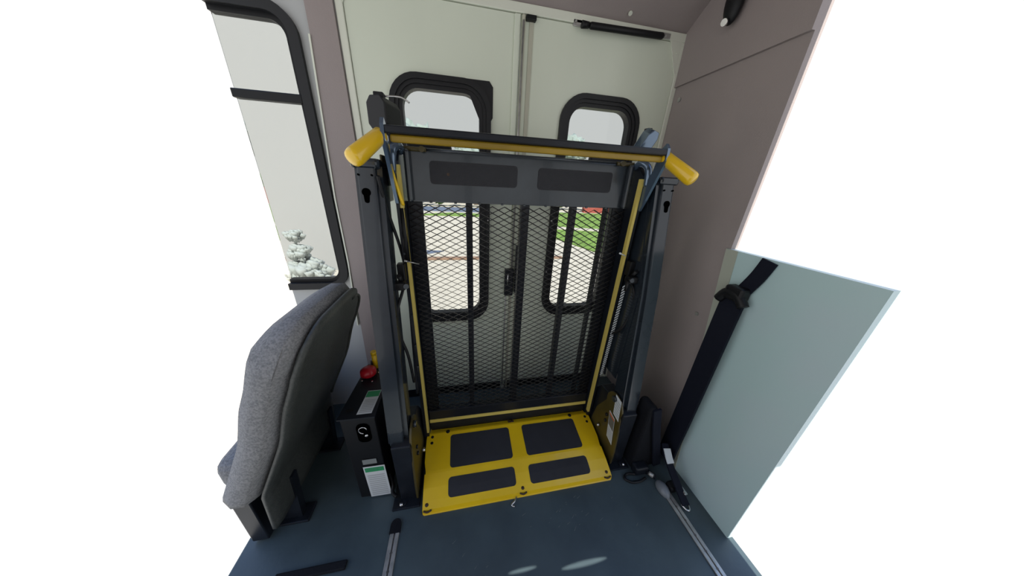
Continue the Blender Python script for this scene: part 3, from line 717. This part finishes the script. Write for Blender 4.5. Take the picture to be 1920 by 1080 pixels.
# ------------------------------------------------------------------ floor tracks
def track(x, ya, yb, label):
    t = thing('floor_track', (x, (ya + yb) / 2, 0), label, 'floor track', 'aluminium floor tracks')
    bm = new(); wv = .017
    add_box(bm, (x - wv, ya, 0.0005), (x - .0025, yb, .006), .0015); add_box(bm, (x + .0025, ya, 0.0005), (x + wv, yb, .006), .0015)
    obj('rail', bm, [alu], t)
    bm = new(); add_box(bm, (x - .006, ya, .0003), (x + .006, yb, .0022)); n = int((yb - ya) / .05)
    for k in range(n): disc(bm, (x, ya + .013 + k * .05, .0058), (0, 0, 1), .0050, .0006, 12)
    obj('slot', bm, [alu_dark], t)
    return t
t1 = track(-.287, -.6, .625, 'short aluminium floor track below the pump box, left of the yellow plate')
bm = new(); add_prism(bm, [(-.287 + .020 * math.cos(math.radians(a)), .648 + .022 * math.sin(math.radians(a))) for a in range(0, 181, 20)] + [(-.307, .622), (-.267, .622)], 'z', .0005, .010); obj('end_cap', bm, [nylon], t1)
t2 = track(.906, -.6, .60, 'long aluminium floor track on the right beside the pale panel')
bm = new()
bmesh.ops.create_uvsphere(bm, u_segments=18, v_segments=10, radius=1)
for v in bm.verts: v.co = Vector((.897 + v.co.x * .026, .585 + v.co.y * .040, max(.001, .004 + v.co.z * .028)))
obj('end_cap', bm, [mat('grey_cap', (.17, .19, .21), .3)], t2, smooth=True)
# seat mounting strip on the floor at lower left
boxo('floor_mounting_strip', (-.66, .545, 0.0005), (-.435, .572, .012), nylon, None, .004)
tag(bpy.data.objects['floor_mounting_strip'], 'black mounting strip on the floor at the lower left', 'mounting strip')

# ------------------------------------------------------------------ belts and tie-down gear on the right
sb = thing('shoulder_belt', (.985, .69, .1), 'wide navy shoulder belt hanging against the pale rear panel', 'seat belt')
bm = new(); add_strap(bm, smooth_path([(1.012, .700, .930), (.995, .690, .86), (.985, .685, .70), (.985, .688, .40), (.990, .695, .20), (1.0, .705, .03)], 5), (0, 1, .0), .082, .012); obj('webbing', bm, [webbing], sb)
bm = new(); add_tube(bm, smooth_path([(1.0, .745, .915), (1.0, .72, .955), (1.0, .68, .95), (1.0, .65, .92)], 5), .018, 10); add_box(bm, (.985, .66, .93), (1.03, .73, .985), .01); lp_ = obj('belt_guide', bm, [black], sb)
bm = new(); add_strap(bm, smooth_path([(1.02, .69, .96), (1.025, .665, 1.03), (1.028, .65, 1.095)], 4), (0, 1, 0), .05, .006); obj('webbing', bm, [webbing], sb)
lb = thing('buckle_strap', (.94, .55, 0), 'navy strap with a white tag, its end clipped to the right floor track', 'strap')
bm = new(); add_strap(bm, smooth_path([(.945, .690, .165), (.935, .640, .125), (.940, .585, .075), (.946, .53, .030), (.946, .505, .016)], 5), (1, .2, .1), .034, .008); st_ = obj('webbing', bm, [webbing], lb)
bm = new(); add_strap(bm, [(.941, .668, .160), (.936, .640, .136), (.935, .622, .122)], (1, .2, .1), .036, .004)
o = obj('care_tag', bm, [paper], lb); o['label'] = 'white sewn-on tag'
bm = new(); add_tube(bm, smooth_path([(.932, .515, .012), (.940, .492, .010), (.955, .492, .010), (.962, .515, .012)], 5), .0045, 8); add_box(bm, (.955, .53, .02), (.972, .565, .045), .004)
obj('hook_fitting', bm, [chrome], lb)
boxo('strap_buckle', (.918, .56, .008), (.975, .60, .04), black, lb, .008)
td = thing('tie_down_retractor', (.87, .66, 0), 'black tie-down retractor lying beside the right post base', 'tie-down')
bm = new(); add_prism(bm, [(.804, .0), (.95, .0), (.945, .06), (.905, .20), (.85, .40), (.82, .405), (.808, .38), (.804, .18)], 'y', .695, .78)
bmesh.ops.recalc_face_normals(bm, faces=bm.faces); bmesh.ops.bevel(bm, geom=list(bm.edges), offset=.014, segments=3, affect='EDGES', profile=.5)
obj('fabric_cover', bm, [nylon], td)
bm = new(); add_strap(bm, smooth_path([(.835, .692, .40), (.86, .685, .28), (.90, .683, .14), (.93, .68, .03)], 5), (1, 0, .3), .038, .010); obj('webbing', bm, [webbing], td)
bm = new(); add_box(bm, (.80, .655, .006), (.87, .70, .055), .010, 3); add_tube(bm, [(.865, .66, .022), (.892, .632, .018)], .012, 10); obj('retractor_body', bm, [dark_steel], td)
bm = new(); add_tube(bm, smooth_path([(.80, .66, .02), (.765, .672, .010), (.745, .655, .008), (.77, .635, .008), (.81, .632, .010), (.845, .640, .012)], 6), .006, 8); obj('hook', bm, [black], td)
bm = new(); add_tube(bm, [(.862, .648, .034), (.875, .632, .030)], .010, 12); obj('release_pin', bm, [alu], td)
# black fitting near the ceiling
cf = thing('coat_hook_fitting', (1.0, 1.10, 1.95), 'black rounded fitting high on the mauve rear wall by the ceiling', 'fitting')
bm = new(); bmesh.ops.create_uvsphere(bm, u_segments=20, v_segments=12, radius=1)
for v in bm.verts: v.co = Vector((1.005 + v.co.x * .022, 1.085 + v.co.y * .036, 1.955 + v.co.z * .075))
obj('cover', bm, [black], cf, smooth=True)
bm = new(); disc(bm, (.990, 1.085, 1.888), (-1, -.3, -.3), .011, .012, 14); obj('metal_end', bm, [chrome], cf)
# scuffs on the floor (wear marks)
bm = new()
for k in range(26):
    if k < 14: x, y = random.uniform(.33, .55), random.uniform(.52, .63)
    else: x, y = random.uniform(-.1, .8), random.uniform(.42, .62)
    l = random.uniform(.004, .022); a = random.uniform(.3, .8); wd = .0006
    d = Vector((math.cos(a), math.sin(a), 0)) * l; n = Vector((-math.sin(a), math.cos(a), 0)) * wd; p = Vector((x, y, .0006))
    bm.faces.new([bm.verts.new(q) for q in (p - n, p + d - n * .3, p + d + n * .3, p + n)])
o = obj('trim_14', bm, [scuff], fl); o.name = 'scratches'

# ------------------------------------------------------------------ OUTSIDE
GZ = -.75
def ground(name, poly, z, m, label, cat, kind='structure'):
    bm = new(); add_prism(bm, poly, 'z', z - .04, z); return tag(obj(name, bm, [m]), label, cat, kind=kind)
ground('pavement', [(-60, 1.6), (60, 1.6), (60, 60), (-60, 60)], GZ, pavement_m, 'bright sunlit pavement outside the lift doors', 'pavement')
ground('lawn', [(3.5, 11.5), (3.9, 9.6), (4.5, 7.6), (4.9, 6.2), (14.5, 20), (5.5, 20), (3.9, 14)], GZ + .03, grass_m, 'green lawn seen through the right door window', 'lawn')
ground('grass_verge', [(-3.0, 16.4), (1.5, 16.2), (2.6, 17.6), (-.6, 17.9)], GZ + .03, grass_m, 'green verge at the far edge of the pavement', 'grass')
ground('path', [(3.9, 12.2), (7.8, 11.3), (8.2, 11.9), (4.0, 13.0)], GZ + .05, pavement_m, 'pale path crossing the lawn', 'path')
ground('path', [(5.0, 7.9), (6.0, 8.4), (6.4, 9.0), (5.0, 8.4)], GZ + .05, pavement_m, 'pale path at the right part of the lawn', 'path')
ground('road', [(-30, 19), (5, 18.6), (5, 21.5), (-30, 22)], GZ + .03, road_m, 'blue-grey road beyond the pavement', 'road')
ground('blue_grey_patch', [(-3.2, 7.5), (-.9, 7.6), (-.5, 7.9), (-3.4, 8.3)], GZ + .02, road_m, 'blue-grey patch on the pavement', 'patch')  # flat blue-grey shape laid on the pavement
ground('blue_grey_patch', [(-2.0, 6.0), (-.9, 6.05), (-1.0, 6.3), (-2.1, 6.3)], GZ + .02, road_m, 'smaller blue-grey patch on the pavement nearer the bus', 'patch')
ground('kerb', [(-4, 6.9), (3, 7.0), (3, 7.16), (-4, 7.1)], GZ + .05, kerb_m, 'reddish kerb line across the pavement', 'kerb')
bw = boxo('brick_wall', (10.2, 20.6, GZ), (20, 21.0, GZ + 1.0), brick_m); tag(bw, 'low red brick wall beyond the lawn', 'wall')
def crown(bm, c, r, n, sq=.8, sub=3):
    for k in range(n):
        d = Vector((random.gauss(0, 1), random.gauss(0, 1), random.gauss(0, .8))).normalized() * r * random.uniform(.3, .85)
        rr = r * random.uniform(.18, .34)
        res = bmesh.ops.create_icosphere(bm, subdivisions=sub, radius=rr)
        for v in res['verts']:
            q = v.co.normalized(); k2 = 1 + .9 * noise.noise(q * 3.5 + d * 2) + .5 * noise.noise(q * 9 + d)
            v.co = Vector(c) + Vector((d.x, d.y, d.z * sq)) + v.co * k2
for i, (x, y, h, r, lab) in enumerate([(-3.4, 24.5, 5.9, 2.1, 'pale green tree beyond the road, left of the two behind the left door window'), (1.5, 25, 5.4, 2.0, 'pale green tree beyond the road, right of the two behind the left door window'),
                                (9.6, 25, 6.6, 2.2, 'pale green tree beyond the lawn, left of the two behind the right door window'), (15.4, 25, 6.0, 2.2, 'pale green tree beyond the lawn, right of the two behind the right door window')]):
    t = thing('tree', (x, y, GZ), lab, 'tree', 'trees beyond the road')
    bm = new(); add_tube(bm, [(x, y, GZ), (x + .1, y, GZ + h * .3), (x, y, GZ + h * .6)], [.22, .17, .1], 8); obj('trunk', bm, [bark_m], t)
    bm = new(); crown(bm, (x, y, GZ + h - r * .8), r, 60, .7); obj('crown', bm, [leaf_m], t, smooth=True)
bd = thing('white_backdrop', (-10, 6.4, GZ), 'added blank white building wall outside the passenger window', 'backdrop')  # added wall, gives the blown-out white behind the side glass
boxo('wall', (-34, 6.2, GZ), (-2.75, 9, 5.2), white_paint, bd); boxo('roof', (-34.2, 6.1, 5.2), (-2.6, 9.1, 5.35), white_paint, bd)
sh = thing('bush', (-2.9, 5.3, GZ), 'pale bush against the white building seen through the passenger window', 'bush')
bm = new()
for (x, z, r) in ((-2.9, -.45, .30), (-2.72, -.5, .24), (-2.93, -.1, .20), (-2.96, .2, .15), (-3.05, -.5, .26)): crown(bm, (x, 5.3, z), r, 60, 1.0, 2)
obj('foliage', bm, [bush_m], sh, smooth=True)
bm = new(); add_tube(bm, [(-2.9, 5.3, GZ), (-2.95, 5.3, 0)], .03, 8); obj('stem', bm, [bark_m], sh)
bm = new()
for k in range(90): crown(bm, (-7 + k * .26, 22.6, GZ + 1.0 + .9 * noise.noise(Vector((k * .2, 0, 0)))), .8, 3)
tag(obj('hedge', bm, [hedge_m]), 'long green hedge along the far side of the road', 'hedge')
